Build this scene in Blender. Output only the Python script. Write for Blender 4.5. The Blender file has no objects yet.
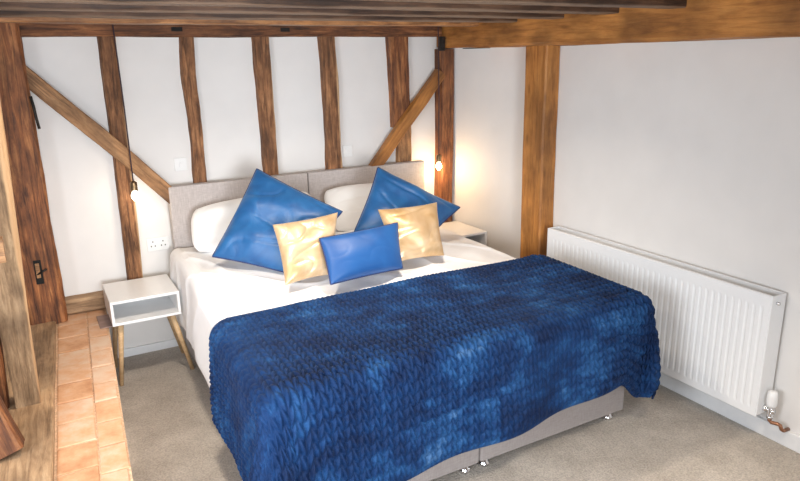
import bpy, bmesh, math, random
import numpy as np
from mathutils import Vector, Matrix
random.seed(7)
SC = bpy.context.scene
COL = SC.collection

# ------------------------------------------------------------------ camera
cam_d = bpy.data.cameras.new('camera'); cam = bpy.data.objects.new('camera', cam_d); COL.objects.link(cam)
cam_d.sensor_width = 36.0; cam_d.lens = 29.73; cam_d.clip_start = 0.05
R = Matrix(((0.87167194, -0.14492432, 0.46817194), (-0.48978377, -0.22384649, 0.84261771), (-0.01731715, -0.96378924, -0.26610228)))
M = (R @ Matrix(((1, 0, 0), (0, -1, 0), (0, 0, -1)))).to_4x4()
M.translation = Vector((0, 0, 1.7)); cam.matrix_world = M
SC.camera = cam

# ------------------------------------------------------------------ world, lights, exposure
w = bpy.data.worlds.new('world'); SC.world = w; w.use_nodes = True
w.node_tree.nodes['Background'].inputs[0].default_value = (0.75, 0.85, 1.0, 1)
w.node_tree.nodes['Background'].inputs[1].default_value = 1.0
SC.view_settings.view_transform = 'Standard'; SC.view_settings.look = 'None'
SC.view_settings.gamma = 1.0; SC.view_settings.use_curve_mapping = False
SC.view_settings.exposure = 0.3

def area(name, loc, target, sx, sy, power, color, shape='RECTANGLE', spread=180):
    l = bpy.data.lights.new(name, 'AREA'); l.shape = shape; l.size = sx
    if shape in ('RECTANGLE', 'ELLIPSE'): l.size_y = sy
    l.energy = power; l.color = color; l.spread = math.radians(spread)
    o = bpy.data.objects.new(name, l); COL.objects.link(o); o.location = loc
    o.rotation_euler = (Vector(target) - Vector(loc)).to_track_quat('-Z', 'Y').to_euler()
    return o
area('added_window_fill', (0.3, -1.42, 1.15), (0.8, 4.0, 0.9), 1.2, 1.1, 28, (0.90, 0.95, 1.0), spread=80)  # area lamp added as soft fill, set in the unseen window behind the camera
area('side_window_daylight', (-0.88, 1.2, 1.25), (2.0, 3.0, 0.3), 1.4, 0.95, 22, (0.90, 0.95, 1.0), spread=120)
area('ceiling_lamp_light', (1.50, 2.50, 1.925), (1.50, 2.57, 0.0), 0.20, 0.20, 12, (1.0, 0.88, 0.74), 'DISK', spread=130)
area('ceiling_lamp_light', (0.50, 2.50, 1.925), (0.50, 2.57, 0.0), 0.20, 0.20, 14, (1.0, 0.88, 0.74), 'DISK', spread=140)
area('ceiling_lamp_light', (1.75, 0.9, 1.925), (1.75, 0.9, 0.0), 0.22, 0.22, 7, (1.0, 0.86, 0.70), 'DISK', spread=85)

# ------------------------------------------------------------------ node helpers
def newmat(name):
    m = bpy.data.materials.new(name); m.use_nodes = True
    nt = m.node_tree; b = nt.nodes['Principled BSDF']
    return m, nt, b
def N(nt, t, **kw):
    n = nt.nodes.new(t)
    for k, v in kw.items():
        if k.startswith('i_'): n.inputs[k[2:].replace('_', ' ')].default_value = v
        else: setattr(n, k, v)
    return n
def ramp(nt, src, stops):
    r = nt.nodes.new('ShaderNodeValToRGB'); e = r.color_ramp.elements
    while len(e) < len(stops): e.new(0.5)
    for el, (p, c) in zip(e, stops): el.position = p; el.color = (*c, 1)
    nt.links.new(src, r.inputs[0]); return r
def bump(nt, b, src, strength, dist):
    n = N(nt, 'ShaderNodeBump'); n.inputs['Strength'].default_value = strength; n.inputs['Distance'].default_value = dist
    nt.links.new(src, n.inputs['Height']); nt.links.new(n.outputs[0], b.inputs['Normal']); return n
def coords(nt, scale, kind='Object'):
    tc = N(nt, 'ShaderNodeTexCoord'); mp = N(nt, 'ShaderNodeMapping'); mp.inputs['Scale'].default_value = scale
    nt.links.new(tc.outputs[kind], mp.inputs[0])
    oi = N(nt, 'ShaderNodeObjectInfo'); vm = N(nt, 'ShaderNodeVectorMath', operation='MULTIPLY_ADD')
    vm.inputs[1].default_value = (17, 31, 23) if kind == 'Object' else (0, 0, 0)
    cx = N(nt, 'ShaderNodeCombineXYZ')
    for i in range(3): nt.links.new(oi.outputs['Random'], cx.inputs[i])
    nt.links.new(cx.outputs[0], vm.inputs[0]); nt.links.new(mp.outputs[0], vm.inputs[2])
    return vm.outputs[0]
def wood(name, dark, mid, light, rough=0.7, grain=1.0, bmp=0.5, band=None, crack=0.7, blotch=0.9):
    m, nt, b = newmat(name)
    v = coords(nt, (2.2 * grain, 22 * grain, 22 * grain))
    n1 = N(nt, 'ShaderNodeTexNoise'); n1.inputs['Scale'].default_value = 2.2; n1.inputs['Detail'].default_value = 8; n1.inputs['Roughness'].default_value = 0.65; n1.inputs['Distortion'].default_value = 0.6
    nt.links.new(v, n1.inputs['Vector'])
    r = ramp(nt, n1.outputs[0], [(0.28, dark), (0.5, mid), (0.74, light)])
    v2 = coords(nt, (2.5, 4, 4))
    n2 = N(nt, 'ShaderNodeTexNoise'); n2.inputs['Scale'].default_value = 1.5; n2.inputs['Detail'].default_value = 4
    nt.links.new(v2, n2.inputs['Vector'])
    r2 = ramp(nt, n2.outputs[0], [(0.32, (0.40, 0.34, 0.30)), (0.62, (1.15, 1.08, 1.02))])
    mx = N(nt, 'ShaderNodeMix', data_type='RGBA', blend_type='MULTIPLY'); mx.inputs[0].default_value = 0.8
    nt.links.new(r.outputs[0], mx.inputs[6]); nt.links.new(r2.outputs[0], mx.inputs[7])
    out = mx.outputs[2]
    # worm holes and knots
    vo = N(nt, 'ShaderNodeTexVoronoi'); vo.inputs['Scale'].default_value = 1.4
    v3 = coords(nt, (2.2, 9, 9)); nt.links.new(v3, vo.inputs['Vector'])
    r3 = ramp(nt, vo.outputs['Distance'], [(0.05, (0.3, 0.24, 0.2)), (0.17, (1, 1, 1))])
    mx3 = N(nt, 'ShaderNodeMix', data_type='RGBA', blend_type='MULTIPLY'); mx3.inputs[0].default_value = 0.6
    nt.links.new(out, mx3.inputs[6]); nt.links.new(r3.outputs[0], mx3.inputs[7]); out = mx3.outputs[2]
    cr = N(nt, 'ShaderNodeTexNoise'); cr.inputs['Scale'].default_value = 1.0; cr.inputs['Detail'].default_value = 5; cr.inputs['Distortion'].default_value = 0.3
    v4 = coords(nt, (0.9, 22, 22)); nt.links.new(v4, cr.inputs['Vector'])
    rc = ramp(nt, cr.outputs[0], [(0.475, (1, 1, 1)), (0.5, (0.22, 0.17, 0.14)), (0.52, (1, 1, 1))])
    mc = N(nt, 'ShaderNodeMix', data_type='RGBA', blend_type='MULTIPLY'); mc.inputs[0].default_value = crack
    nt.links.new(out, mc.inputs[6]); nt.links.new(rc.outputs[0], mc.inputs[7]); out = mc.outputs[2]
    n5 = N(nt, 'ShaderNodeTexNoise'); n5.inputs['Scale'].default_value = 9; n5.inputs['Detail'].default_value = 6; n5.inputs['Roughness'].default_value = 0.75
    v5 = coords(nt, (1, 2.5, 2.5)); nt.links.new(v5, n5.inputs['Vector'])
    r5 = ramp(nt, n5.outputs[0], [(0.3, (0.45, 0.40, 0.38)), (0.55, (1, 1, 1)), (0.75, (1.35, 1.3, 1.25))])
    m5 = N(nt, 'ShaderNodeMix', data_type='RGBA', blend_type='MULTIPLY'); m5.inputs[0].default_value = blotch
    nt.links.new(out, m5.inputs[6]); nt.links.new(r5.outputs[0], m5.inputs[7]); out = m5.outputs[2]
    if band:   # pale edge along local +Y: sapwood on studs, light painted on joists and post
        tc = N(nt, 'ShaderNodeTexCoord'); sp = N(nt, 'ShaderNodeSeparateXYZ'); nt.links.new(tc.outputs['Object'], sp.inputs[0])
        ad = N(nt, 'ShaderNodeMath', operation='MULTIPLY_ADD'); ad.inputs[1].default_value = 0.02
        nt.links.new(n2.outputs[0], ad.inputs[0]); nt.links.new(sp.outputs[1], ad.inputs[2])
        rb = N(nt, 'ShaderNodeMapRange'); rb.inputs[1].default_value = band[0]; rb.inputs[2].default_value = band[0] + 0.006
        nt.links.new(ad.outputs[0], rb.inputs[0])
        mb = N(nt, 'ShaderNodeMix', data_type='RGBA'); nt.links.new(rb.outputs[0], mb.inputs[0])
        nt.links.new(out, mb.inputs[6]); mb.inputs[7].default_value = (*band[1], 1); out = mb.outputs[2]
    nt.links.new(out, b.inputs['Base Color'])
    b.inputs['Roughness'].default_value = rough
    bump(nt, b, n1.outputs[0], bmp, 0.01)
    return m
def plain(name, col, rough=0.5, metal=0.0, nscale=60, var=0.04, bmp=0.05, dist=0.002, sheen=0, emit=None, tr=0):
    m, nt, b = newmat(name)
    v = coords(nt, (1, 1, 1))
    n = N(nt, 'ShaderNodeTexNoise'); n.inputs['Scale'].default_value = nscale; n.inputs['Detail'].default_value = 4
    nt.links.new(v, n.inputs['Vector'])
    lo = tuple(max(0, c * (1 - var * 2)) for c in col); hi = tuple(min(1, c * (1 + var * 2)) for c in col)
    r = ramp(nt, n.outputs[0], [(0.3, lo), (0.7, hi)])
    nt.links.new(r.outputs[0], b.inputs['Base Color'])
    b.inputs['Roughness'].default_value = rough; b.inputs['Metallic'].default_value = metal
    if sheen: b.inputs['Sheen Weight'].default_value = sheen
    if tr: b.inputs['Transmission Weight'].default_value = tr
    if emit: b.inputs['Emission Color'].default_value = (*emit[0], 1); b.inputs['Emission Strength'].default_value = emit[1]
    if bmp: bump(nt, b, n.outputs[0], bmp, dist)
    return m

M_plaster = plain('white_plaster', (0.78, 0.76, 0.738), 0.9, nscale=5, var=0.012, bmp=0.12, dist=0.01)
M_ceil = plain('ceiling_plaster', (0.36, 0.30, 0.25), 0.9, nscale=9, var=0.12, bmp=0.1)
M_paint = plain('white_gloss_paint', (0.80, 0.81, 0.82), 0.4, nscale=40, var=0.01, bmp=0.02)
M_oak_gold = wood('golden_oak', (0.26, 0.10, 0.022), (0.46, 0.20, 0.048), (0.60, 0.29, 0.08), 0.6, 0.8, 0.4, crack=0.15, blotch=0.3)
M_oak_dark = wood('old_brown_oak', (0.055, 0.02, 0.008), (0.21, 0.082, 0.03), (0.42, 0.19, 0.075), 0.7, 1.0, 0.9)
M_oak_stud = wood('stud_oak', (0.07, 0.030, 0.013), (0.28, 0.130, 0.056), (0.50, 0.27, 0.13), 0.75, 1.0, 0.9, band=(0.044, (0.56, 0.36, 0.20)))
M_oak_tan = wood('tan_oak', (0.17, 0.085, 0.038), (0.35, 0.19, 0.085), (0.50, 0.30, 0.15), 0.7, 0.9, 0.6)
M_oak_red = wood('red_brown_oak', (0.05, 0.017, 0.007), (0.27, 0.098, 0.032), (0.56, 0.26, 0.095), 0.65, 0.8, 0.9)
M_oak_grey = wood('weathered_oak', (0.12, 0.075, 0.04), (0.31, 0.205, 0.115), (0.50, 0.36, 0.22), 0.8, 1.2, 1.0, band=(0.050, (0.52, 0.31, 0.155)), crack=0.3, blotch=0.6)  # band paints the lit narrow right side of the leaning post
M_plank = wood('worn_sole_oak', (0.25, 0.155, 0.085), (0.46, 0.31, 0.18), (0.60, 0.44, 0.28), 0.75, 0.9, 0.9, crack=0.4, blotch=0.5)
M_joist = wood('dark_joist', (0.03, 0.016, 0.010), (0.085, 0.042, 0.022), (0.17, 0.09, 0.05), 0.6, 0.8, 0.7, band=(0.034, (0.20, 0.13, 0.085)))  # band paints light bounced off the bed onto the joist undersides
M_joist_gold = wood('lit_brown_joist', (0.22, 0.09, 0.03), (0.48, 0.23, 0.085), (0.66, 0.36, 0.15), 0.5, 0.8, 0.7, band=(0.038, (0.30, 0.19, 0.12)))  # golden oak with lamp glow painted into the colour, paler lit underside
M_leg = wood('pale_oak_leg', (0.46, 0.31, 0.16), (0.58, 0.41, 0.23), (0.68, 0.51, 0.31), 0.5, 1.5, 0.1, crack=0, blotch=0.05)
M_black = plain('black_void', (0.008, 0.007, 0.006), 0.9)
M_iron = plain('dark_iron', (0.03, 0.025, 0.022), 0.6, 0.6, nscale=30, var=0.3)
M_chrome = plain('chrome', (0.82, 0.82, 0.84), 0.12, 1.0, var=0.01, bmp=0)
M_copper = plain('copper_pipe', (0.30, 0.15, 0.09), 0.35, 0.9, nscale=25, var=0.25)
M_brass = plain('aged_brass', (0.30, 0.22, 0.13), 0.35, 0.9, nscale=40, var=0.2)
M_cable = plain('dark_braided_cable', (0.05, 0.03, 0.04), 0.8, nscale=300, var=0.3)
M_white = plain('white_lacquer', (0.84, 0.84, 0.84), 0.3, nscale=20, var=0.006, bmp=0)
M_plate = plain('white_plastic', (0.80, 0.80, 0.79), 0.3, var=0.005, bmp=0)
M_rad = plain('white_radiator_enamel', (0.83, 0.84, 0.85), 0.35, var=0.005, bmp=0)
M_sheet = plain('white_cotton', (0.86, 0.86, 0.87), 0.85, nscale=14, var=0.008, bmp=0.12, dist=0.01, sheen=0.1)
M_pillow = plain('cream_cotton', (0.87, 0.86, 0.845), 0.85, nscale=14, var=0.008, bmp=0.12, dist=0.01, sheen=0.1)
M_hole = plain('socket_slot', (0.06, 0.06, 0.06), 0.6, bmp=0)
M_bulb = plain('glowing_bulb', (1, 0.85, 0.6), 0.3, bmp=0, emit=((1.0, 0.72, 0.40), 30))
M_bulb_dim = plain('faint_bulb', (1, 0.95, 0.85), 0.3, bmp=0, emit=((1.0, 0.82, 0.60), 9))

def weave(name, c1, c2, scale=260):
    m, nt, b = newmat(name)
    v = coords(nt, (1, 1, 1))
    wx = N(nt, 'ShaderNodeTexNoise'); wx.inputs['Scale'].default_value = 1.0; wx.inputs['Detail'].default_value = 5
    mp = N(nt, 'ShaderNodeMapping'); mp.inputs['Scale'].default_value = (scale * .12, scale * .12, scale)
    nt.links.new(v, mp.inputs[0]); nt.links.new(mp.outputs[0], wx.inputs['Vector'])
    wy = N(nt, 'ShaderNodeTexNoise'); wy.inputs['Scale'].default_value = 1.0
    mp2 = N(nt, 'ShaderNodeMapping'); mp2.inputs['Scale'].default_value = (scale, scale * .3, scale * .1)
    nt.links.new(v, mp2.inputs[0]); nt.links.new(mp2.outputs[0], wy.inputs['Vector'])
    ad = N(nt, 'ShaderNodeMath', operation='ADD'); nt.links.new(wx.outputs[0], ad.inputs[0]); nt.links.new(wy.outputs[0], ad.inputs[1])
    hf = N(nt, 'ShaderNodeMath', operation='MULTIPLY'); hf.inputs[1].default_value = 0.5; nt.links.new(ad.outputs[0], hf.inputs[0])
    r = ramp(nt, hf.outputs[0], [(0.35, c1), (0.65, c2)])
    nt.links.new(r.outputs[0], b.inputs['Base Color']); b.inputs['Roughness'].default_value = 0.9
    b.inputs['Sheen Weight'].default_value = 0.2
    bump(nt, b, hf.outputs[0], 0.4, 0.002); return m
M_linen = weave('taupe_linen', (0.40, 0.355, 0.335), (0.54, 0.49, 0.47))
M_base = weave('grey_divan_fabric', (0.27, 0.235, 0.225), (0.36, 0.32, 0.305))

def carpet_mat():
    m, nt, b = newmat('grey_beige_carpet')
    v = coords(nt, (1, 1, 1))
    n1 = N(nt, 'ShaderNodeTexNoise'); n1.inputs['Scale'].default_value = 5.5; n1.inputs['Detail'].default_value = 6; n1.inputs['Roughness'].default_value = 0.7
    n2 = N(nt, 'ShaderNodeTexNoise'); n2.inputs['Scale'].default_value = 130; n2.inputs['Detail'].default_value = 4
    for n in (n1, n2): nt.links.new(v, n.inputs['Vector'])
    r1 = ramp(nt, n1.outputs[0], [(0.3, (0.42, 0.37, 0.315)), (0.7, (0.60, 0.54, 0.475))])
    r2 = ramp(nt, n2.outputs[0], [(0.3, (0.72, 0.72, 0.72)), (0.7, (1.15, 1.15, 1.15))])
    mx = N(nt, 'ShaderNodeMix', data_type='RGBA', blend_type='MULTIPLY'); mx.inputs[0].default_value = 1
    nt.links.new(r1.outputs[0], mx.inputs[6]); nt.links.new(r2.outputs[0], mx.inputs[7])
    nt.links.new(mx.outputs[2], b.inputs['Base Color']); b.inputs['Roughness'].default_value = 1
    b.inputs['Sheen Weight'].default_value = 0.2
    bump(nt, b, n2.outputs[0], 0.9, 0.01); return m
M_carpet = carpet_mat()

def tile_mat():
    m, nt, b = newmat('terracotta_tile')
    at = N(nt, 'ShaderNodeAttribute', attribute_name='tint')
    v = coords(nt, (1, 1, 1))
    n = N(nt, 'ShaderNodeTexNoise'); n.inputs['Scale'].default_value = 14; n.inputs['Detail'].default_value = 6; n.inputs['Roughness'].default_value = 0.65
    nt.links.new(v, n.inputs['Vector'])
    ad = N(nt, 'ShaderNodeMath', operation='MULTIPLY_ADD'); ad.inputs[1].default_value = 0.45
    nt.links.new(at.outputs['Fac'], ad.inputs[0])
    ml = N(nt, 'ShaderNodeMath', operation='MULTIPLY'); ml.inputs[1].default_value = 0.95
    nt.links.new(n.outputs[0], ml.inputs[0]); nt.links.new(ml.outputs[0], ad.inputs[2])
    r = ramp(nt, ad.outputs[0], [(0.38, (0.50, 0.235, 0.11)), (0.62, (0.66, 0.37, 0.205)), (0.9, (0.70, 0.51, 0.37))])
    nt.links.new(r.outputs[0], b.inputs['Base Color']); b.inputs['Roughness'].default_value = 0.55
    bump(nt, b, n.outputs[0], 0.35, 0.01); return m
M_tile = tile_mat()
M_grout = plain('sandy_grout', (0.68, 0.46, 0.30), 0.95, nscale=80, var=0.12, bmp=0.4)

def velvet(name, base, hi, rough=0.45, nscale=9, sheen=0.6, amt=0.5, metal=0, tint=None):
    m, nt, b = newmat(name)
    v = coords(nt, (1, 1, 1))
    n = N(nt, 'ShaderNodeTexNoise'); n.inputs['Scale'].default_value = nscale; n.inputs['Detail'].default_value = 3; n.inputs['Distortion'].default_value = 0.8
    nt.links.new(v, n.inputs['Vector'])
    r = ramp(nt, n.outputs[0], [(0.35, base), (0.75, hi)])
    nt.links.new(r.outputs[0], b.inputs['Base Color']); b.inputs['Roughness'].default_value = rough
    b.inputs['Sheen Weight'].default_value = sheen; b.inputs['Sheen Roughness'].default_value = 0.35
    if tint: b.inputs['Sheen Tint'].default_value = (*tint, 1)
    b.inputs['Metallic'].default_value = metal
    bump(nt, b, n.outputs[0], amt, 0.008); return m
M_blue = velvet('royal_blue_velvet', (0.006, 0.066, 0.205), (0.016, 0.115, 0.30), 0.46, tint=(0.4, 0.65, 1.0), sheen=0.35)
M_blue2 = velvet('plain_blue_velvet', (0.006, 0.066, 0.235), (0.012, 0.095, 0.30), 0.5, 5, 0.35, 0.2, tint=(0.3, 0.5, 1.0))
M_navy = plain('navy_piping', (0.008, 0.02, 0.10), 0.6, var=0.1)
M_gold = velvet('gold_satin', (0.50, 0.31, 0.14), (0.78, 0.60, 0.40), 0.38, 6, 0.15, 0.7, 0.35)

def throw_mat():
    m, nt, b = newmat('chunky_blue_velvet_knit')
    at = N(nt, 'ShaderNodeAttribute', attribute_name='knit')
    uv = N(nt, 'ShaderNodeUVMap', uv_map='UVMap')
    mp = N(nt, 'ShaderNodeMapping'); mp.inputs['Scale'].default_value = (1, 1.5, 1); nt.links.new(uv.outputs[0], mp.inputs[0])
    n1 = N(nt, 'ShaderNodeTexNoise'); n1.inputs['Scale'].default_value = 4.2; n1.inputs['Detail'].default_value = 6; n1.inputs['Roughness'].default_value = 0.7; n1.inputs['Distortion'].default_value = 0.3
    nt.links.new(mp.outputs[0], n1.inputs['Vector'])
    br = N(nt, 'ShaderNodeTexBrick'); br.inputs['Scale'].default_value = 1.0; br.inputs['Brick Width'].default_value = 0.34; br.inputs['Row Height'].default_value = 0.26
    br.inputs['Mortar Size'].default_value = 0.0; br.inputs['Color1'].default_value = (0.1, 0.1, 0.1, 1); br.inputs['Color2'].default_value = (0.9, 0.9, 0.9, 1); br.inputs['Bias'].default_value = -0.25
    nt.links.new(uv.outputs[0], br.inputs['Vector'])
    a = N(nt, 'ShaderNodeMath', operation='MULTIPLY_ADD'); a.inputs[1].default_value = 0.16
    nt.links.new(br.outputs[0], a.inputs[0]); nt.links.new(n1.outputs[0], a.inputs[2])
    r = ramp(nt, a.outputs[0], [(0.42, (0.003, 0.013, 0.050)), (0.58, (0.005, 0.030, 0.105)), (0.69, (0.014, 0.068, 0.19)), (0.82, (0.09, 0.19, 0.36))])  # ramp paints the nap's highlights and shadows into the colour
    nt.links.new(r.outputs[0], b.inputs['Base Color'])
    b.inputs['Roughness'].default_value = 0.65; b.inputs['Specular IOR Level'].default_value = 0.15; b.inputs['Sheen Weight'].default_value = 0.10; b.inputs['Sheen Roughness'].default_value = 0.4
    b.inputs['Sheen Tint'].default_value = (0.35, 0.55, 1.0, 1)
    n2 = N(nt, 'ShaderNodeTexNoise'); n2.inputs['Scale'].default_value = 220; nt.links.new(uv.outputs[0], n2.inputs['Vector'])
    bump(nt, b, n2.outputs[0], 0.4, 0.003); return m
M_throw = throw_mat()

# ------------------------------------------------------------------ mesh helpers
def tag(o, label=None, cat=None, group=None, kind=None):
    if label: o['label'] = label
    if cat: o['category'] = cat
    if group: o['group'] = group
    if kind: o['kind'] = kind
    return o
def empty(name, loc, label, cat, group=None):
    o = bpy.data.objects.new(name, None); COL.objects.link(o); o.location = loc; o.empty_display_size = 0.1
    return tag(o, label, cat, group)
def link(name, me, m, parent=None, smooth=False):
    o = bpy.data.objects.new(name, me); COL.objects.link(o)
    if m and not me.materials: me.materials.append(m)
    if smooth:
        for p in me.polygons: p.use_smooth = True
    if parent is not None:
        o.parent = parent
        o.matrix_parent_inverse = Matrix.Translation(-parent.matrix_basis.translation)
    return o
def from_bm(name, bm, m, parent=None, smooth=False):
    me = bpy.data.meshes.new(name); bm.to_mesh(me); bm.free(); return link(name, me, m, parent, smooth)
def bm_box(bm, lo, hi, bev=0.0):
    r = bmesh.ops.create_cube(bm, size=1)
    vs = r['verts']
    for v in vs: v.co = Vector([lo[i] + (v.co[i] + 0.5) * (hi[i] - lo[i]) for i in range(3)])
    if bev:
        es = list({e for v in vs for e in v.link_edges})
        bmesh.ops.bevel(bm, geom=es, offset=bev, segments=2, affect='EDGES', profile=0.6)
def box(name, lo, hi, m, parent=None, bev=0.003):
    bm = bmesh.new(); bm_box(bm, lo, hi, bev); return from_bm(name, bm, m, parent)
def tube(name, pts, rad, m, parent=None, seg=10, rads=None, caps=True):
    bm = bmesh.new(); pts = [Vector(p) for p in pts]; rings = []
    for i, p in enumerate(pts):
        d = (pts[min(i + 1, len(pts) - 1)] - pts[max(i - 1, 0)]).normalized()
        a = d.orthogonal().normalized() if i == 0 else (prev - d * prev.dot(d)).normalized()
        prev = a; b2 = d.cross(a); r = rads[i] if rads else rad
        rings.append([bm.verts.new(p + (a * math.cos(t) + b2 * math.sin(t)) * r) for t in [2 * math.pi * k / seg for k in range(seg)]])
    for A, B in zip(rings, rings[1:]):
        for k in range(seg): bm.faces.new((A[k], A[(k + 1) % seg], B[(k + 1) % seg], B[k]))
    if caps: bm.faces.new(rings[0][::-1]); bm.faces.new(rings[-1])
    return from_bm(name, bm, m, parent, True)
RNG = np.random.RandomState(3)
def wob(x, y, z, freq, seed, n=7):
    r = np.random.RandomState(seed); out = 0
    for _ in range(n):
        d = r.normal(size=3); d /= np.linalg.norm(d); k = freq * (0.6 + 0.9 * r.rand())
        out = out + np.sin((d[0] * x + d[1] * y + d[2] * z) * k * 2 * math.pi + r.rand() * 6.28)
    return out / n ** 0.5 * 0.7
def grid_mesh(name, X, Y, Z, m, parent=None, uv=None, flip=False):
    a, b = X.shape; me = bpy.data.meshes.new(name)
    co = np.stack([X, Y, Z], -1).reshape(-1, 3)
    i = np.arange(a * b).reshape(a, b)
    f = np.stack([i[:-1, :-1], i[1:, :-1], i[1:, 1:], i[:-1, 1:]], -1).reshape(-1, 4)
    if flip: f = f[:, ::-1]
    me.vertices.add(len(co)); me.vertices.foreach_set('co', co.ravel().astype('f'))
    me.loops.add(f.size); me.loops.foreach_set('vertex_index', f.ravel().astype('i'))
    me.polygons.add(len(f)); me.polygons.foreach_set('loop_start', (np.arange(len(f)) * 4).astype('i'))
    if uv is not None:
        l = me.uv_layers.new(name='UVMap'); c = np.stack(uv, -1).reshape(-1, 2)[f.ravel()]
        l.data.foreach_set('uv', c.ravel().astype('f'))
    me.update(calc_edges=True); me.validate()
    return link(name, me, m, parent, True)
def solid(o, t, off=-1):
    s = o.modifiers.new('thickness', 'SOLIDIFY'); s.thickness = t; s.offset = off; return o

def beam(name, p0, p1, wd, dp, m, side=(1, 0, 0), parent=None, rough=0.004, seed=None, taper=1.0):
    """old hewn timber from p0 to p1 (centre line); local X along it, local Y = side"""
    p0 = Vector(p0); p1 = Vector(p1); ax = (p1 - p0); L = ax.length; ax.normalize()
    sy = Vector(side); sy = (sy - ax * sy.dot(ax)).normalized(); sz = ax.cross(sy)
    n = max(4, int(L / 0.05)); c = min(wd, dp) * 0.08
    prof = []
    a, b = wd / 2, dp / 2
    def edge(x0, y0, x1, y1, k): return [(x0 + (x1 - x0) * i / k, y0 + (y1 - y0) * i / k) for i in range(k)]
    prof = edge(-a + c, -b, a - c, -b, 4) + edge(a - c, -b, a, -b + c, 1) + edge(a, -b + c, a, b - c, 4) + edge(a, b - c, a - c, b, 1) + \
           edge(a - c, b, -a + c, b, 4) + edge(-a + c, b, -a, b - c, 1) + edge(-a, b - c, -a, -b + c, 4) + edge(-a, -b + c, -a + c, -b, 1)
    prof = np.array(prof); k = len(prof); seed = seed if seed is not None else random.randrange(9999)
    xs = np.linspace(0, L, n + 1)
    sc = np.linspace(1, taper, n + 1)[:, None]
    XX = np.repeat(xs[:, None], k, 1); YY = prof[None, :, 0] * sc; ZZ = prof[None, :, 1] * np.ones((n + 1, 1))
    dy = wob(XX, YY * 2, ZZ * 2, 1.3, seed) * rough + wob(XX, YY * 3, ZZ * 3, 6, seed + 1) * rough * 0.35
    dz = wob(XX, YY * 2, ZZ * 2, 1.6, seed + 2) * rough * 0.6
    YY = YY + dy; ZZ = ZZ + dz
    me = bpy.data.meshes.new(name); bm = bmesh.new()
    vs = [[bm.verts.new((XX[i, j], YY[i, j], ZZ[i, j])) for j in range(k)] for i in range(n + 1)]
    for i in range(n):
        for j in range(k): bm.faces.new((vs[i][j], vs[i + 1][j], vs[i + 1][(j + 1) % k], vs[i][(j + 1) % k]))
    bm.faces.new(vs[0]); bm.faces.new(vs[-1][::-1])
    bmesh.ops.recalc_face_normals(bm, faces=bm.faces)
    bm.to_mesh(me); bm.free()
    o = link(name, me, m)
    MM = Matrix((ax, sy, sz)).transposed().to_4x4(); MM.translation = p0
    o.matrix_world = MM
    return o

# ------------------------------------------------------------------ room shell
XR, YB, ZC = 2.76, 4.0, 1.945
def struct(o): o['kind'] = 'structure'; return o
struct(box('floor', (-1.0, -1.6, -0.1), (XR + 0.1, YB + 0.1, 0.0), M_carpet, bev=0))
struct(box('wall_back', (-1.1, YB, -0.1), (XR + 0.1, YB + 0.12, 2.1), M_plaster, bev=0))
struct(box('wall_right', (XR, -1.6, -0.1), (XR + 0.12, YB + 0.0, 2.1), M_plaster, bev=0))
struct(box('ceiling', (-1.1, -1.6, ZC), (XR + 0.1, YB + 0.1, ZC + 0.1), M_ceil, bev=0))
def holed_wall(name, axis, pos, th, a0, a1, h0, h1, z0, z1):
    bm = bmesh.new()
    def bb(u0, u1, w0, w1):
        if axis == 'Y': bm_box(bm, (u0, pos, w0), (u1, pos + th, w1))
        else: bm_box(bm, (pos, u0, w0), (pos + th, u1, w1))
    bb(a0, h0, -0.1, 2.1); bb(h1, a1, -0.1, 2.1); bb(h0, h1, -0.1, z0); bb(h0, h1, z1, 2.1)
    return struct(from_bm(name, bm, M_plaster))
holed_wall('wall_front', 'Y', -1.6, 0.12, -1.1, XR + 0.1, 0.0, 1.8, 0.55, 1.75)
holed_wall('wall_left', 'X', -1.05, 0.12, -1.6, YB, 0.0, 2.0, 0.70, 1.78)
def window(name, axis, pos, a0, a1, z0, z1):
    bm = bmesh.new()
    def bb(u0, u1, w0, w1):
        if axis == 'Y': bm_box(bm, (u0, pos, w0), (u1, pos + 0.05, w1), 0.004)
        else: bm_box(bm, (pos, u0, w0), (pos + 0.05, u1, w1), 0.004)
    bb(a0, a0 + 0.05, z0, z1); bb(a1 - 0.05, a1, z0, z1); bb(a0 + .05, a1 - .05, z0, z0 + 0.05); bb(a0 + .05, a1 - .05, z1 - 0.05, z1)
    c = (a0 + a1) / 2; bb(c - 0.02, c + 0.02, z0 + .05, z1 - .05)
    struct(from_bm(name, bm, M_paint))
window('added_window_1', 'Y', -1.56, 0.0, 1.8, 0.55, 1.75)  # unseen window, added to carry the soft fill light
window('window_2', 'X', -1.01, 0.0, 2.0, 0.70, 1.78)
struct(box('baseboard_right', (XR - 0.018, -1.4, 0.0), (XR, YB, 0.078), M_paint, bev=0.004))
struct(box('baseboard_back', (0.30, YB - 0.016, 0.0), (XR - 0.02, YB, 0.05), M_paint, bev=0.004))

bm = bmesh.new()
vs = [bm.verts.new(v) for v in [(2.612, YB, 0), (XR, YB, 0), (XR, 3.29, 0), (2.612, YB, 1.76), (XR, YB, 1.76), (XR, 3.29, 1.76)]]
for f in [(0, 2, 1), (3, 4, 5), (0, 1, 4, 3), (1, 2, 5, 4), (2, 0, 3, 5)]: bm.faces.new([vs[i] for i in f])
bmesh.ops.recalc_face_normals(bm, faces=bm.faces)
struct(from_bm('trim_1', bm, M_plaster))

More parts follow.
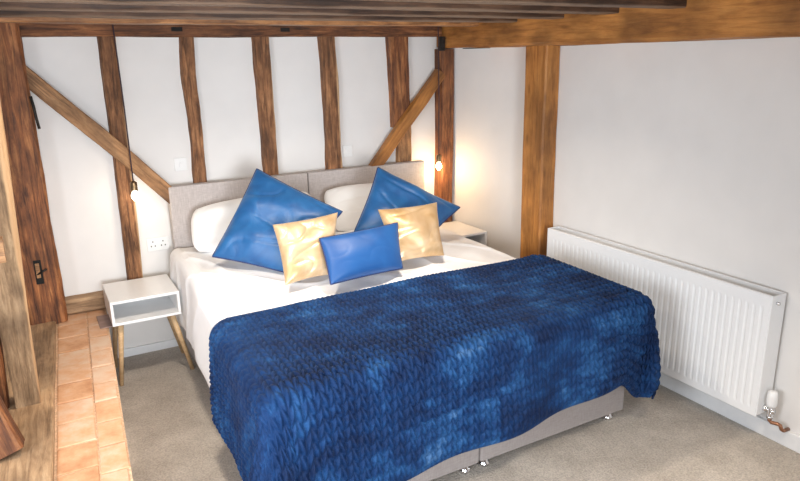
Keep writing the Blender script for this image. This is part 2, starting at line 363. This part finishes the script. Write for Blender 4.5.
# raised ledge with terracotta tiles
def xt(Y): return -0.0 + (Y - 4.0) * 0.0505      # tile left edge
def xe(Y): return 0.24 + (Y - 3.8) * 0.0595      # tile right edge
ZL = 0.35
bm = bmesh.new()
y0, y1 = -1.4, YB
vs = [bm.verts.new(v) for v in [(-0.30, y0, 0), (xe(y0), y0, 0), (xe(y1), y1, 0), (-0.30, y1, 0), (-0.30, y0, ZL - 0.007), (xe(y0), y0, ZL - 0.007), (xe(y1), y1, ZL - 0.007), (-0.30, y1, ZL - 0.007)]]
for f in [(0, 3, 2, 1), (4, 5, 6, 7), (0, 1, 5, 4), (1, 2, 6, 5), (2, 3, 7, 6), (3, 0, 4, 7)]: bm.faces.new([vs[i] for i in f])
struct(from_bm('floor_ledge', bm, M_grout))
bm = bmesh.new(); tints = []
def tile(q, tint):
    zt = ZL + random.uniform(-0.003, 0.003); n0 = len(bm.verts)
    lo = [bm.verts.new((x, y, ZL - 0.022)) for x, y in q]
    cx = sum(p[0] for p in q) / 4; cy = sum(p[1] for p in q) / 4
    hi0 = [bm.verts.new((x, y, zt - 0.002)) for x, y in q]
    hi = [bm.verts.new((x + (cx - x) * 0.06, y + (cy - y) * 0.05, zt + random.uniform(-.001, .001))) for x, y in q]
    for a, b in ((lo, hi0), (hi0, hi)):
        for i in range(4): bm.faces.new((a[i], a[(i + 1) % 4], b[(i + 1) % 4], b[i]))
    bm.faces.new(hi); tints.extend([tint] * 12)
y = YB - 0.06; r = 0
while y > -1.2:
    h = 0.185 + random.uniform(-0.015, 0.015)
    for c in (0, 1):
        yy1 = y - (0.07 if c else 0); yy0 = yy1 - h + 0.009
        if c and r == 0: yy1 = y
        def cut(fr, Y): return xt(Y) + (xe(Y) - xt(Y)) * fr
        a, b = ((0.02, 0.575) if c == 0 else (0.60, 0.985 + random.uniform(-.03, .015)))
        tile([(cut(a, yy0), yy0), (cut(b, yy0), yy0 + random.uniform(-.004, .004)), (cut(b, yy1), yy1), (cut(a, yy1), yy1)], random.random() * 0.45 + 0.15 + (0.2 if c else 0))
    y -= h; r += 1
o = from_bm('floor_tiling', bm, M_tile); struct(o)
at = o.data.attributes.new('tint', 'FLOAT', 'POINT')
for i, v in enumerate(tints): at.data[i].value = v
tag(box('floor_hatch', (0.185, 3.60, ZL + 0.0), (0.262, 3.80, ZL + 0.006), plain('mauve_slate', (0.30, 0.20, 0.17), 0.6, nscale=20, var=0.1)), 'small dark square slab at the ledge edge behind the left bedside table', 'slab')

# ------------------------------------------------------------------ back wall timber frame
YF = 3.945   # front plane of studs
beam('wall_plate', (-0.95, YF + 0.01, 1.872), (2.515, YF + 0.01, 1.872), 0.075, 0.11, M_oak_dark, side=(0, 0, 1), rough=0.003)
tag(bpy.data.objects['wall_plate'], 'long dark horizontal timber along the top of the back wall, with two black slots', 'beam')
wp = bpy.data.objects['wall_plate']
def child(o, par):
    mw = o.matrix_world.copy() if o.matrix_world != Matrix() else o.matrix_basis.copy()
    o.parent = par; o.matrix_parent_inverse = par.matrix_basis.inverted(); return o
for x0, x1 in ((0.765, 0.823), (1.388, 1.442)):
    child(box('mortise_slot', (x0, YF - 0.052, 1.862), (x1, YF - 0.03, 1.884), M_black, bev=0), wp)['label'] = 'black rectangular slot'

def stud(name, xt0, xt1, xb0, xb1, zt, zb, m, label, grp='timber studs on the back wall', y=YF, dp=0.09, rough=0.006, **k):
    p0 = ((xb0 + xb1) / 2, y + 0.04, zb); p1 = ((xt0 + xt1) / 2, y + 0.04, zt)
    wd = ((xb1 - xb0) + (xt1 - xt0)) / 2
    o = beam(name, p0, p1, wd, dp, m, side=(1, 0, 0), rough=rough, **k)
    return tag(o, label, 'timber stud', grp)
Y1 = YF + 0.01
stud('wall_stud', 0.40, 0.482, 0.385, 0.468, 1.84, 0.40, M_oak_stud, 'leftmost narrow timber stud, running down behind the left bedside table')
stud('wall_stud', 0.822, 0.884, 0.822, 0.893, 1.84, 0.02, M_oak_stud, 'narrow timber stud right of the light switch, above the left headboard panel', rough=0.008)
stud('wall_stud', 1.242, 1.334, 1.253, 1.338, 1.84, 0.02, M_oak_stud, 'dark timber stud just left of the joint between headboard panels')
stud('wall_stud', 1.662, 1.762, 1.688, 1.787, 1.84, 0.02, M_oak_stud, 'timber stud just right of the joint between headboard panels', rough=0.007)
stud('hanging_stud', 2.13, 2.29, 2.185, 2.275, 1.84, 1.25, M_oak_red, 'short thick reddish stud that ends on the right diagonal brace', y=YF + 0.005, taper=1.25)
stud('wall_stud', 2.20, 2.30, 2.205, 2.318, 1.36, 0.02, M_oak_tan, 'lighter lower stud beneath the right diagonal brace, behind the headboard', y=YF + 0.012)
cp = stud('corner_post', 2.52, 2.615, 2.512, 2.61, 1.754, 0.0, M_oak_red, 'dark reddish post in the far right corner behind the right bedside table', None, y=YF - 0.03, dp=0.12, rough=0.006)
cp['category'] = 'timber post'
def diag(p0, p1, wd, m, label, y=3.895):
    o = beam('diagonal_brace', (p0[0], y + 0.025, p0[1]), (p1[0], y + 0.025, p1[1]), wd, 0.06, m, side=(0, 0, 1), rough=0.004)
    return tag(o, label, 'timber brace')
diag((-0.01, 1.70), (0.70, 0.93), 0.083, M_oak_tan, 'pale tan diagonal brace falling from the left post to the headboard')
diag((1.935, 0.935), (2.515, 1.60), 0.076, M_oak_gold, 'golden diagonal brace rising from the headboard to the right corner')
for n, z in (('strap', 1.845),):
    pass
ib = tag(box('iron_bracket', (2.495, 3.86, 1.742), (2.516, 3.905, 1.835), M_iron), 'black iron bracket at top of the dark far right corner post', 'bracket')
tag(box('iron_plate', (2.645, 3.60, 1.752), (2.70, 4.0, 1.757), M_iron, bev=0), 'thin dark iron plate under the golden beam at the far corner', 'plate')
o = beam('sole_plate', (0.045, 3.955, 0.395), (0.43, 3.955, 0.395), 0.085, 0.09, M_plank, side=(0, 0, 1), rough=0.003)
tag(o, 'low horizontal timber at foot of the back wall above the terracotta tiles', 'beam')

# big left post
lp = beam('corner_post', (-0.045, 3.90, ZL), (-0.055, 3.90, 1.90), 0.188, 0.17, M_oak_red, side=(1, 0, 0), rough=0.008, seed=11)
tag(lp, 'massive reddish-brown post in the far left corner on the ledge', 'timber post')
def rooted(o, par): o.parent = par; o.matrix_parent_inverse = par.matrix_world.inverted() if par.matrix_world != Matrix() else par.matrix_basis.inverted(); return o
bpy.context.view_layer.update()
h = rooted(box('mortise', (-0.072, 3.806, 0.585), (-0.036, 3.83, 0.715), M_black, bev=0.003), lp); h['label'] = 'dark rectangular mortise hole'
h = rooted(tube('peg', [(-0.062, 3.805, 0.64), (-0.015, 3.797, 0.665)], 0.006, M_iron), lp); h['label'] = 'bent dark nail'
h = rooted(box('tenon', (-0.066, 3.80, 0.62), (-0.046, 3.815, 0.70), M_oak_tan, bev=0.004), lp)
h = rooted(tube('hinge', [(0.040, 3.80, 1.55), (0.046, 3.80, 1.50), (0.050, 3.80, 1.44), (0.056, 3.80, 1.39)], 0.007, M_iron), lp); h['label'] = 'rusty iron hinge remnant'

# left partition timbers
o = beam('ledge_beam', (-0.132, YB - 0.03, ZL - 0.03), (-0.344, -0.2, ZL - 0.03), 0.255, 0.09, M_plank, side=(1, 0, 0), rough=0.004, seed=21)
tag(o, 'worn grey-brown timber plank lying along the left side of the terracotta tiles', 'beam')
o = beam('leaning_post', (-0.155, 2.90, ZL + 0.012), (-0.128, 2.60, 1.94), 0.090, 0.10, M_oak_grey, side=(1, 0, 0), rough=0.003, seed=5, taper=1.7)
tag(o, 'weathered grey-brown post with pale edge standing on the ledge plank at left', 'timber post')
o = beam('partition_stud', (-0.265, 2.93, ZL + 0.012), (-0.215, 2.63, 1.94), 0.09, 0.12, M_oak_red, side=(1, 0, 0), rough=0.004, seed=6)
tag(o, 'dark reddish stud standing left of the weathered grey post', 'timber stud')
o = beam('low_brace', (-0.235, 2.50, ZL + 0.02), (-0.40, 2.62, 0.95), 0.13, 0.10, M_oak_red, side=(1, 0, 0), rough=0.004, seed=8)
tag(o, 'dark slanting timber foot at the lower left edge in front of the posts', 'timber brace')
o = beam('rail_end', (-0.60, 2.36, 1.14), (-0.116, 2.36, 1.14), 0.075, 0.05, M_oak_tan, side=(0, 0, 1), rough=0.002)
tag(o, 'small pale timber rail end poking in at the left edge', 'rail')

# right wall: big golden beam and post
o = beam('wall_beam', (2.642, 3.99, 1.85), (2.642, -1.45, 1.85), 0.188, 0.225, M_oak_gold, side=(0, 0, 1), rough=0.006, seed=31)
tag(o, 'massive golden oak beam along the top of the right wall', 'beam')
o = beam('wall_post', (2.705, 3.095, 0.0), (2.705, 3.105, 1.755), 0.19, 0.11, M_oak_gold, side=(0, 1, 0), rough=0.005, seed=32)
tag(o, 'broad golden oak post on the right wall beside the radiator', 'timber post')

# ceiling joists
jl = {3.49: 'furthest ceiling joist, warm lit, next to the back wall plate', 3.115: 'second ceiling joist out from the back wall',
      2.735: 'third ceiling joist out from the back wall', 2.36: 'fourth ceiling joist out from the back wall', 1.99: 'nearest ceiling joist whose end shows at the top edge of the photo'}
for i, (y, l) in enumerate(jl.items()):
    zc = 1.917 if i else 1.912
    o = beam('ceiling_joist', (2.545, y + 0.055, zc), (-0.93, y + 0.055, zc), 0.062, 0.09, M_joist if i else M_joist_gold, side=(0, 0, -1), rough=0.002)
    tag(o, l, 'joist', 'ceiling joists')

# ------------------------------------------------------------------ electrics on the back wall
def plate(name, x0, x1, z0, z1, label, cat, kind):
    e = empty(name, ((x0 + x1) / 2, YB, z0), label, cat)
    box('face_plate', (x0, YB - 0.010, z0), (x1, YB + 0.0, z1), M_plate, e, 0.003)
    zc = (z0 + z1) / 2; yf = YB - 0.010
    if kind == 'socket':
        for cx in (x0 + (x1 - x0) * 0.27, x0 + (x1 - x0) * 0.73):
            for dx, dz in ((0, 0.016), (-0.011, -0.010), (0.011, -0.010)):
                box('pin_slot', (cx + dx - 0.003, yf - 0.0012, zc + dz - 0.004), (cx + dx + 0.003, yf, zc + dz + 0.004), M_hole, e, 0)
            box('rocker', (cx + (-0.026 if cx < (x0 + x1) / 2 else 0.018), yf - 0.004, zc + 0.012), (cx + (-0.018 if cx < (x0 + x1) / 2 else 0.026), yf, zc + 0.026), M_plate, e, 0.001)
    else:
        box('rocker', ((x0 + x1) / 2 - 0.010, yf - 0.005, zc - 0.014), ((x0 + x1) / 2 + 0.010, yf, zc + 0.014), M_plate, e, 0.002)
plate('wall_socket', 0.518, 0.642, 0.625, 0.705, 'white double socket on the wall above the left bedside table', 'socket', 'socket')
plate('light_switch', 0.722, 0.793, 1.084, 1.160, 'white square switch on the wall above the left end of the headboard', 'switch', 'switch')
plate('light_switch', 1.80, 1.868, 1.075, 1.150, 'white square switch on the wall left of the right diagonal brace', 'switch', 'switch')

def pendant(x, y, ztop, zb, label, mb, power, col):
    e = empty('pendant_lamp', (x, y, ztop), label, 'lamp', None)
    tube('cord', [(x - 0.004, y, ztop), (x + 0.002, y, (ztop + zb) / 2), (x, y, zb + 0.10)], 0.0035, M_cable, e, 8)
    tube('lamp_holder', [(x, y, zb + 0.112), (x, y, zb + 0.105), (x, y, zb + 0.10), (x, y, zb + 0.062), (x, y, zb + 0.058)], 0.02, M_brass, e, 16, rads=[0.006, 0.014, 0.019, 0.019, 0.021])
    rr = [0.010, 0.012, 0.017, 0.020, 0.019, 0.014, 0.006]
    tube('bulb', [(x, y, zb + 0.058 - i * 0.0095) for i in range(7)], 0.02, mb, e, 18, rads=rr)
    l = bpy.data.lights.new('bulb_light', 'POINT'); l.energy = power; l.color = col; l.shadow_soft_size = 0.025
    lo = bpy.data.objects.new('bulb_light', l); COL.objects.link(lo); lo.location = (x, y, zb - 0.030)
pendant(0.468, 3.845, ZC, 0.965, 'pendant bulb on a dark cord above the left bedside table', M_bulb_dim, 0.5, (1, 0.80, 0.55))
pendant(2.455, 3.845, ZC, 0.945, 'glowing pendant bulb on a dark cord above the right bedside table', M_bulb, 2.2, (1, 0.66, 0.34))

# ------------------------------------------------------------------ bedside tables
def bedside(x0, x1, y0, z1, label, ins=(0.043, 0.045)):
    y1, z0, t = 3.89, z1 - 0.133, 0.014
    e = empty('bedside_table', ((x0 + x1) / 2, (y0 + y1) / 2, 0), label, 'bedside table', None)
    box('table_top', (x0, y0, z1 - t), (x1, y1, z1), M_white, e, 0.002)
    box('bottom_panel', (x0, y0, z0), (x1, y1, z0 + t), M_white, e, 0.002)
    box('side_panel', (x0, y0, z0 + t), (x0 + t, y1, z1 - t), M_white, e, 0.001)
    box('side_panel', (x1 - t, y0, z0 + t), (x1, y1, z1 - t), M_white, e, 0.001)
    box('back_panel', (x0 + t, y1 - 0.012, z0 + t), (x1 - t, y1, z1 - t), M_white, e, 0.001)
    for sx, fx in ((x0 + ins[0], x0 + 0.008), (x1 - ins[1], x1 + (0.04 if x0 < 1 else -0.01))):
        for sy, fy in ((y0 + 0.045, y0 + 0.075), (y1 - 0.05, y1 - 0.02)):
            l = tube('leg', [(sx, sy, z0), (fx, fy, 0.0)], 0.015, M_leg, e, 14, rads=[0.0155, 0.0105])
            l['label'] = 'tapered pale oak leg'
bedside(0.243, 0.592, 3.54, 0.505, 'white open bedside table on oak legs left of the bed')
bedside(2.375, 2.637, 3.52, 0.55, 'white bedside table in the corner right of the bed')

# ------------------------------------------------------------------ bed
def xl(Y): return 0.615 + (Y - 1.97) * 0.0204
def xr(Y): return 2.315 + (Y - 1.97) * 0.0236
bed = empty('divan_bed', (1.5, 2.95, 0), 'grey fabric divan bed with a two-panel linen headboard', 'bed')
def quad_box(name, xa, xb, y0, y1, z0, z1, m, bev=0.012):
    bm = bmesh.new(); bm_box(bm, (0, 0, 0), (1, 1, 1))
    for v in bm.verts:
        Y = y0 + v.co.y * (y1 - y0); X = xa(Y) + v.co.x * (xb(Y) - xa(Y)); v.co = Vector((X, Y, z0 + v.co.z * (z1 - z0)))
    bmesh.ops.bevel(bm, geom=list(bm.edges), offset=bev, segments=3, affect='EDGES', profile=0.6)
    return from_bm(name, bm, m, bed, True)
mid = lambda Y: (xl(Y) + xr(Y)) / 2
quad_box('divan_base', xl, lambda Y: mid(Y) - 0.003, 1.975, 3.88, 0.045, 0.335, M_base)
quad_box('divan_base', lambda Y: mid(Y) + 0.003, xr, 1.975, 3.88, 0.045, 0.335, M_base)
quad_box('mattress', lambda Y: xl(Y) + .02, lambda Y: xr(Y) - .02, 2.0, 3.88, 0.335, 0.575, M_sheet, 0.04)
for gx, gy in ((xl(2) + .06, 2.02), (mid(2) - .05, 2.02), (mid(2) + .05, 2.02), (xr(2) - .06, 2.02), (xl(3.8) + .08, 3.8), (xr(3.8) - .08, 3.8)):
    g = tube('glide', [(gx, gy, 0.0), (gx, gy, 0.012), (gx, gy, 0.018), (gx, gy, 0.046)], 0.03, M_chrome, bed, 18, rads=[0.026, 0.027, 0.018, 0.015])
    g['label'] = 'round chrome glide'
for a, b in ((0.654, 1.501), (1.507, 2.368)):
    hb = box('headboard', (a, 3.885, 0.20), (b, 3.942, 1.013), M_linen, bed, 0.010)

# --- bed linen
W = 1.70; YFOOT = 1.97
def ztop(Y, X, z0=0.60):
    u = np.clip((Y - 2.75) / 0.45, 0, 1); return z0 + 0.062 * u * u * (3 - 2 * u) * (0.12 + 0.88 * np.clip((2.25 - X) / 0.4, 0, 1))
def drape(S, T, out, rho, zlift, fold, seed, outR=None, tail=0.0):
    a = np.where(S < 0, -S, np.where(S > W, S - W, 0)); sg = np.where(S < 0, -1.0, 1.0)
    b = np.where(T < 0, -T, 0)
    if tail:
        def sst(v): v = np.clip(v, 0, 1); return v * v * (3 - 2 * v)
        b = b * (1 + tail * (sst((S - (W - 0.17)) / 0.17) + sst((0.14 - S) / 0.14)) * np.clip(1 - a / 0.3, 0, 1))
    d = np.hypot(a, b) + 1e-9; ux = a / d * sg; uy = -b / d
    ang = d / rho
    arc = ang < math.pi / 2
    hh = np.where(arc, rho * np.sin(np.minimum(ang, math.pi / 2)), rho)
    vv = np.where(arc, rho * (1 - np.cos(np.minimum(ang, math.pi / 2))), rho + d - rho * math.pi / 2)
    edge = (a > 0) | (b > 0)
    hh = np.where(edge, hh, 0); vv = np.where(edge, vv, 0)
    Sc = np.clip(S, 0, W); Tc = np.maximum(T, 0)
    Yc = YFOOT + (out - rho) * -1 + Tc * 1.0
    Yc = YFOOT - (out - rho) + Tc * (1 + (out - rho) / 1.9)
    xL = xl(Yc) - (out - rho); xRr = xr(Yc) + ((out if outR is None else outR) - rho)
    Xc = xL + Sc / W * (xRr - xL)
    k = np.clip(vv / 0.35, 0, 1)
    px = Xc + ux * 0.12; py = Yc + uy * 0.12
    fl = (wob(px, py, 0 * px, 1.7, seed) * 0.7 + wob(px, py, 0 * px, 3.6, seed + 5) * 0.45) * fold * k
    corner = np.clip(a * b * 40, 0, 1)
    hh = hh + fl + 0.02 * k + corner * 0.055 * k
    X = Xc + ux * hh; Y = Yc + uy * hh; Z = ztop(Yc, Xc) + zlift - vv
    return X, Y, Z, edge
# duvet
s = np.linspace(0, 1, 240); t = np.linspace(-0.10, 1.88, 230)
S, T = np.meshgrid(s, t, indexing='ij')
k1 = np.clip((T - 0.50) / 0.2, 0, 1); smin = -0.14 - 0.28 * k1; smax = W - 0.02 + 0.13 * k1
S = smin + S * (smax - smin)
X, Y, Z, e = drape(S, T, 0.035, 0.05, 0.0, 0.018, 50, outR=0.0)
top = ~e
wr = wob(X * 1.0, Y * 2.2, 0 * X, 1.4, 77) * 0.007 + wob(X * 2.6, Y * 1.2, 0 * X, 2.3, 78) * 0.004
rid = np.abs(wob(X + 0.5 * Y, Y * 0.7, Z, 1.9, 79)); rid = np.exp(-rid * 7) * 0.013
fade = np.clip((Y - 2.5) / 0.3, 0, 1)
Z = Z + np.where(top, (wr + rid) * fade, 0); X = X + np.where(top, 0, -rid * 0.8 - wr * 0.8)
o = grid_mesh('duvet', X, Y, Z, M_sheet); solid(o, 0.012)
tag(o, 'white cotton duvet spread over the bed, hanging down its left side', 'duvet')

# chunky knit throw
sp = 0.004
s = np.arange(-0.50, W + 0.37, sp); t = np.arange(-0.46, 0.70, sp)
S0, T0 = np.meshgrid(s, t, indexing='ij')
hang = 0.055 * np.cos((S0 + 0.0) / W * 3.0)        # the throw lies a little askew
far = 0.045 * np.sin((S0 + 0.35) / 2.4 * math.pi) * np.clip(T0 / 0.7, 0, 1)
S, T = S0, T0 - hang * np.clip(-T0 / 0.45, 0, 1) + far + 0.006 * wob(S0, T0 * 0, T0 * 0, 1.2, 5)
X, Y, Z, e = drape(S, T, 0.075, 0.075, 0.034, 0.035, 91, tail=0.30)
crease = wob(X * 0.8, Y * 1.6, 0 * X, 1.1, 101) * 0.005 + np.exp(-np.abs(wob(X * .6, Y * 1.3 + 0.3 * X, Z * .5, 1.1, 103)) * 8) * 0.007
Z = Z + np.where(e, 0, 1) * crease
Pp = np.stack([X, Y, Z], -1)
ds = np.gradient(Pp, axis=0); dt = np.gradient(Pp, axis=1); nn = np.cross(ds, dt); nn /= np.linalg.norm(nn, axis=-1, keepdims=True) + 1e-12
cw, ln = 0.048, 0.042
ph = S0 / cw; xx = np.abs(2 * (ph - np.floor(ph)) - 1)
q = (T0 + xx * 0.030) / ln
lob = np.sqrt(np.clip(1 - ((xx - 0.5) * 2) ** 2, 0, 1)) ** 0.9
H = lob * (0.10 + 0.90 * np.abs(np.sin(math.pi * q)) ** 0.7)
edge_d = np.minimum(np.minimum(T0 - t[0], t[-1] - T0), np.minimum(S0 - s[0], s[-1] - S0))
H = H * np.clip(edge_d / 0.03, 0.0, 1) * 0.020 * np.clip(0.75 + 0.5 * wob(S0, T0, 0 * S0, 1.3, 7), 0.25, 1.2)
Pp = Pp + nn * H[..., None]
o = grid_mesh('knitted_throw', Pp[..., 0], Pp[..., 1], Pp[..., 2], M_throw, uv=(S0, T0)); solid(o, 0.010)
tag(o, 'chunky knitted blue velvet throw draped over the foot of the bed', 'throw')

# --- pillows and cushions
def cushion(name, corners, T, m, label, cat, group=None, piping=None, concave=0.06, soft=0.0, seed=1, wrinkle=0.010, crush=0.0, n=56, rim=0.003):
    c = [Vector(p) for p in corners]     # bl, br, tr, tl seen from the front
    ctr = sum(c, Vector()) / 4; e = empty(name, (ctr.x, ctr.y, min(p.z for p in c)), label, cat, group)
    C = np.array([list(p) for p in c])
    u = np.linspace(0, 1, n); U, V = np.meshgrid(u, u, indexing='ij')
    # pull edge midpoints inward
    def sh(U, V):
        a = concave * np.sin(math.pi * V) ; b = concave * np.sin(math.pi * U)
        return 0.5 + (U - 0.5) * (1 - 2 * a * np.abs(2 * U - 1) ** 1.5), 0.5 + (V - 0.5) * (1 - 2 * b * np.abs(2 * V - 1) ** 1.5)
    U2, V2 = sh(U, V)
    if soft:
        U2 = 0.5 + (U2 - 0.5) * (1 - soft * np.abs(2 * V - 1) ** 4); V2 = 0.5 + (V2 - 0.5) * (1 - soft * 1.6 * np.abs(2 * U - 1) ** 4)
    Pq = ((1 - U2) * (1 - V2))[..., None] * C[0] + (U2 * (1 - V2))[..., None] * C[1] + (U2 * V2)[..., None] * C[2] + ((1 - U2) * V2)[..., None] * C[3]
    nrm = np.cross(C[1] - C[0], C[3] - C[0]); nrm /= np.linalg.norm(nrm)   # points to the viewer side
    L = np.linalg.norm(C[1] - C[0])
    f = (1 - np.abs(2 * U - 1) ** 2.6) * (1 - np.abs(2 * V - 1) ** 2.6)
    hgt = T / 2 * np.clip(f, 0, 1) ** 0.55
    env = np.clip(f, 0, 1) ** 0.5
    rad = np.hypot(U - 0.5, V - 0.5); an = np.arctan2(V - 0.5, U - 0.5)
    wk = wob(U, V, 0 * U, 2.2, seed) * wrinkle * env
    wk += wob(np.cos(an), np.sin(an), rad * 0.4, 1.6, seed + 3) * wrinkle * 0.8 * env * np.clip(rad * 2.6 - 0.55, 0, 1)
    rg = np.exp(-np.abs(wob(U * 1.2, V * 1.2, 0 * U, 1.5, seed + 9)) * 8) * wrinkle * 0.8 * env
    if crush: hgt = hgt - crush * np.exp(-(((U - .5) / .16) ** 2)) * np.clip((V - 0.45) / 0.55, 0, 1) * env
    A = Pq + nrm * (hgt + wk - rg + rim)[..., None]; B = Pq - nrm * (hgt * 0.85 + rim)[..., None]
    me = bpy.data.meshes.new('cover'); bm = bmesh.new()
    va = [[bm.verts.new(A[i, j]) for j in range(n)] for i in range(n)]; vb = [[bm.verts.new(B[i, j]) for j in range(n)] for i in range(n)]
    for i in range(n - 1):
        for j in range(n - 1):
            bm.faces.new((va[i][j], va[i + 1][j], va[i + 1][j + 1], va[i][j + 1]))
            bm.faces.new((vb[i][j], vb[i][j + 1], vb[i + 1][j + 1], vb[i + 1][j]))
    ring = [(i, 0) for i in range(n - 1)] + [(n - 1, j) for j in range(n - 1)] + [(i, n - 1) for i in range(n - 1, 0, -1)] + [(0, j) for j in range(n - 1, 0, -1)]
    for (i, j), (k, l) in zip(ring, ring[1:] + ring[:1]): bm.faces.new((va[i][j], vb[i][j], vb[k][l], va[k][l]))
    bm.to_mesh(me); bm.free()
    link('cover', me, m, e, True)
    if piping:
        pts = [Vector(Pq[i, j]) for i, j in ring]; pts.append(pts[0])
        p = tube('piping', pts, 0.0042, piping, e, 8, caps=False); p['label'] = 'navy piped edge'
    return e
cushion('pillow', [(0.70, 3.62, 0.665), (1.49, 3.62, 0.665), (1.475, 3.79, 0.935), (0.745, 3.79, 0.905)], 0.20, M_pillow,
        'plump white pillow against the left headboard panel', 'pillow', None, concave=0.0, soft=0.09, seed=4, wrinkle=0.008)
cushion('pillow', [(1.55, 3.62, 0.665), (2.27, 3.62, 0.64), (2.24, 3.80, 0.90), (1.55, 3.80, 0.925)], 0.19, M_pillow,
        'plump white pillow against the right headboard panel', 'pillow', None, concave=0.0, soft=0.09, seed=14, wrinkle=0.008)
cushion('scatter_cushion', [(0.735, 3.30, 0.738), (1.065, 3.045, 0.655), (1.410, 3.17, 0.912), (1.055, 3.48, 1.135)], 0.17, M_blue,
        'large royal blue velvet cushion standing on a corner on the left', 'cushion', None, M_navy, 0.015, 0, 23, 0.014)
cushion('scatter_cushion', [(1.50, 3.22, 0.775), (1.78, 3.04, 0.655), (2.185, 3.19, 0.835), (1.761, 3.42, 1.085)], 0.16, M_blue,
        'large royal blue velvet cushion standing on a corner on the right', 'cushion', None, M_navy, 0.02, 0, 33, 0.014)
cushion('scatter_cushion', [(0.967, 2.868, 0.668), (1.232, 2.90, 0.668), (1.342, 3.075, 0.935), (0.985, 3.055, 0.922)], 0.12, M_gold,
        'shiny gold cushion on the left, between the large blue cushion and the small blue one', 'cushion', None, None, 0.03, 0, 43, 0.010)
cushion('scatter_cushion', [(1.575, 2.90, 0.668), (1.868, 2.875, 0.668), (1.93, 3.045, 0.922), (1.580, 3.08, 0.918)], 0.12, M_gold,
        'shiny gold cushion on the right, in front of the right large blue cushion', 'cushion', None, None, 0.03, 0, 53, 0.009)
cushion('scatter_cushion', [(1.163, 2.785, 0.66), (1.578, 2.82, 0.66), (1.633, 2.965, 0.862), (1.174, 2.925, 0.853)], 0.11, M_blue2,
        'small oblong plain blue cushion in front of the gold cushions', 'cushion', None, M_navy, 0.015, 0, 63, 0.0018)

# ------------------------------------------------------------------ radiator
RY0, RY1, RZ0, RZ1, RX0, RX1 = 1.53, 2.925, 0.13, 0.70, 2.645, 2.742
rad = empty('radiator', (2.70, (RY0 + RY1) / 2, RZ0), 'long white ribbed panel radiator on the right wall', 'radiator')
def rad_panel(name, x, sgn):
    pitch = 0.0333; ys = []; dd = []
    y = RY0 + 0.02; ys += [RY0, RY0 + 0.004]; dd += [0.006, 0]
    while y + pitch < RY1 - 0.01:
        for fr, d in ((0.0, 0), (0.22, 0), (0.36, 0.0025), (0.60, 0.0025), (0.74, 0)): ys.append(y + fr * pitch); dd.append(d)
        y += pitch
    ys += [y, RY1 - 0.004, RY1]; dd += [0, 0, 0.006]
    zs = [RZ0, RZ0 + 0.004, RZ0 + 0.035, RZ0 + 0.05, RZ1 - 0.065, RZ1 - 0.05, RZ1 - 0.004, RZ1]
    amp = [0, 0, 0, 1, 1, 0, 0, 0]; lip = [0.004, 0, 0, 0, 0, 0, 0, 0.004]
    Yg, Zg = np.meshgrid(ys, zs, indexing='ij'); D = np.array(dd)[:, None] * np.where((np.array(dd)[:, None] == 0.006), 1, np.array(amp)[None, :]) + np.array(lip)[None, :]
    o = grid_mesh(name, x + sgn * D, Yg, Zg, M_rad, rad); solid(o, 0.004, 0)
    for p in o.data.polygons: p.use_smooth = False
rad_panel('front_panel', RX0, 1); rad_panel('back_panel', RX1 - 0.012, -1)
bm = bmesh.new()
bm_box(bm, (RX0 + 0.004, RY0 + 0.004, RZ1 - 0.008), (RX0 + 0.012, RY1 - 0.004, RZ1 + 0.001)); bm_box(bm, (RX1 - 0.014, RY0 + 0.004, RZ1 - 0.008), (RX1 - 0.004, RY1 - 0.004, RZ1 + 0.001))
for k in range(104):
    y = RY0 + 0.008 + k * 0.0132; bm_box(bm, (RX0 + 0.012, y, RZ1 - 0.030), (RX1 - 0.014, y + 0.0085, RZ1 - 0.026))
from_bm('top_grille', bm, M_rad, rad)
bm = bmesh.new()
for k in range(40):
    y = RY0 + 0.04 + k * 0.0335; bm_box(bm, (RX0 + 0.018, y, RZ0 + 0.03), (RX1 - 0.020, y + 0.003, RZ1 - 0.03))
from_bm('convector_fins', bm, M_rad, rad)
box('side_panel', (RX0, RY0 - 0.004, RZ0 + 0.01), (RX1, RY0, RZ1), M_rad, rad, 0.001)
box('side_panel', (RX0, RY1, RZ0 + 0.01), (RX1, RY1 + 0.004, RZ1), M_rad, rad, 0.001)
p = tube('bleed_valve', [(2.68, RY0 - 0.004, 0.665), (2.68, RY0 - 0.016, 0.665)], 0.008, M_chrome, rad); p['label'] = 'small chrome bleed plug'
box('bracket', (RX1 - 0.004, 1.75, 0.25), (XR, 1.79, 0.62), M_rad, rad, 0.001); box('bracket', (RX1 - 0.004, 2.66, 0.25), (XR, 2.70, 0.62), M_rad, rad, 0.001)
vx = 2.695
v = tube('valve', [(vx, RY0 - 0.002, 0.165), (vx, RY0 - 0.018, 0.165), (vx, RY0 - 0.020, 0.165), (vx, 1.492, 0.165), (vx, 1.490, 0.165), (vx, 1.478, 0.165)], 0.011, M_chrome, rad, 14, rads=[0.015, 0.015, 0.010, 0.010, 0.013, 0.012]); v['label'] = 'chrome valve body'
tube('valve_body', [(vx, 1.495, 0.128), (vx, 1.495, 0.140), (vx, 1.495, 0.141), (vx, 1.495, 0.185)], 0.013, M_chrome, rad, 14, rads=[0.014, 0.014, 0.011, 0.012])
hd = tube('valve_head', [(vx, 1.495, z) for z in (0.183, 0.186, 0.20, 0.235, 0.256, 0.262)], 0.02, M_white, rad, 20, rads=[0.012, 0.019, 0.022, 0.022, 0.019, 0.010]); hd['label'] = 'white rounded thermostat cap'
pp = tube('pipe', [(vx, 1.495, 0.13), (vx, 1.495, 0.118), (vx + 0.002, 1.487, 0.110), (vx + 0.01, 1.462, 0.112), (vx + 0.014, 1.452, 0.108), (vx + 0.018, 1.446, 0.09), (vx + 0.03, 1.443, 0.082), (XR, 1.442, 0.08)], 0.0085, M_copper, rad, 12); pp['label'] = 'bent copper pipe'
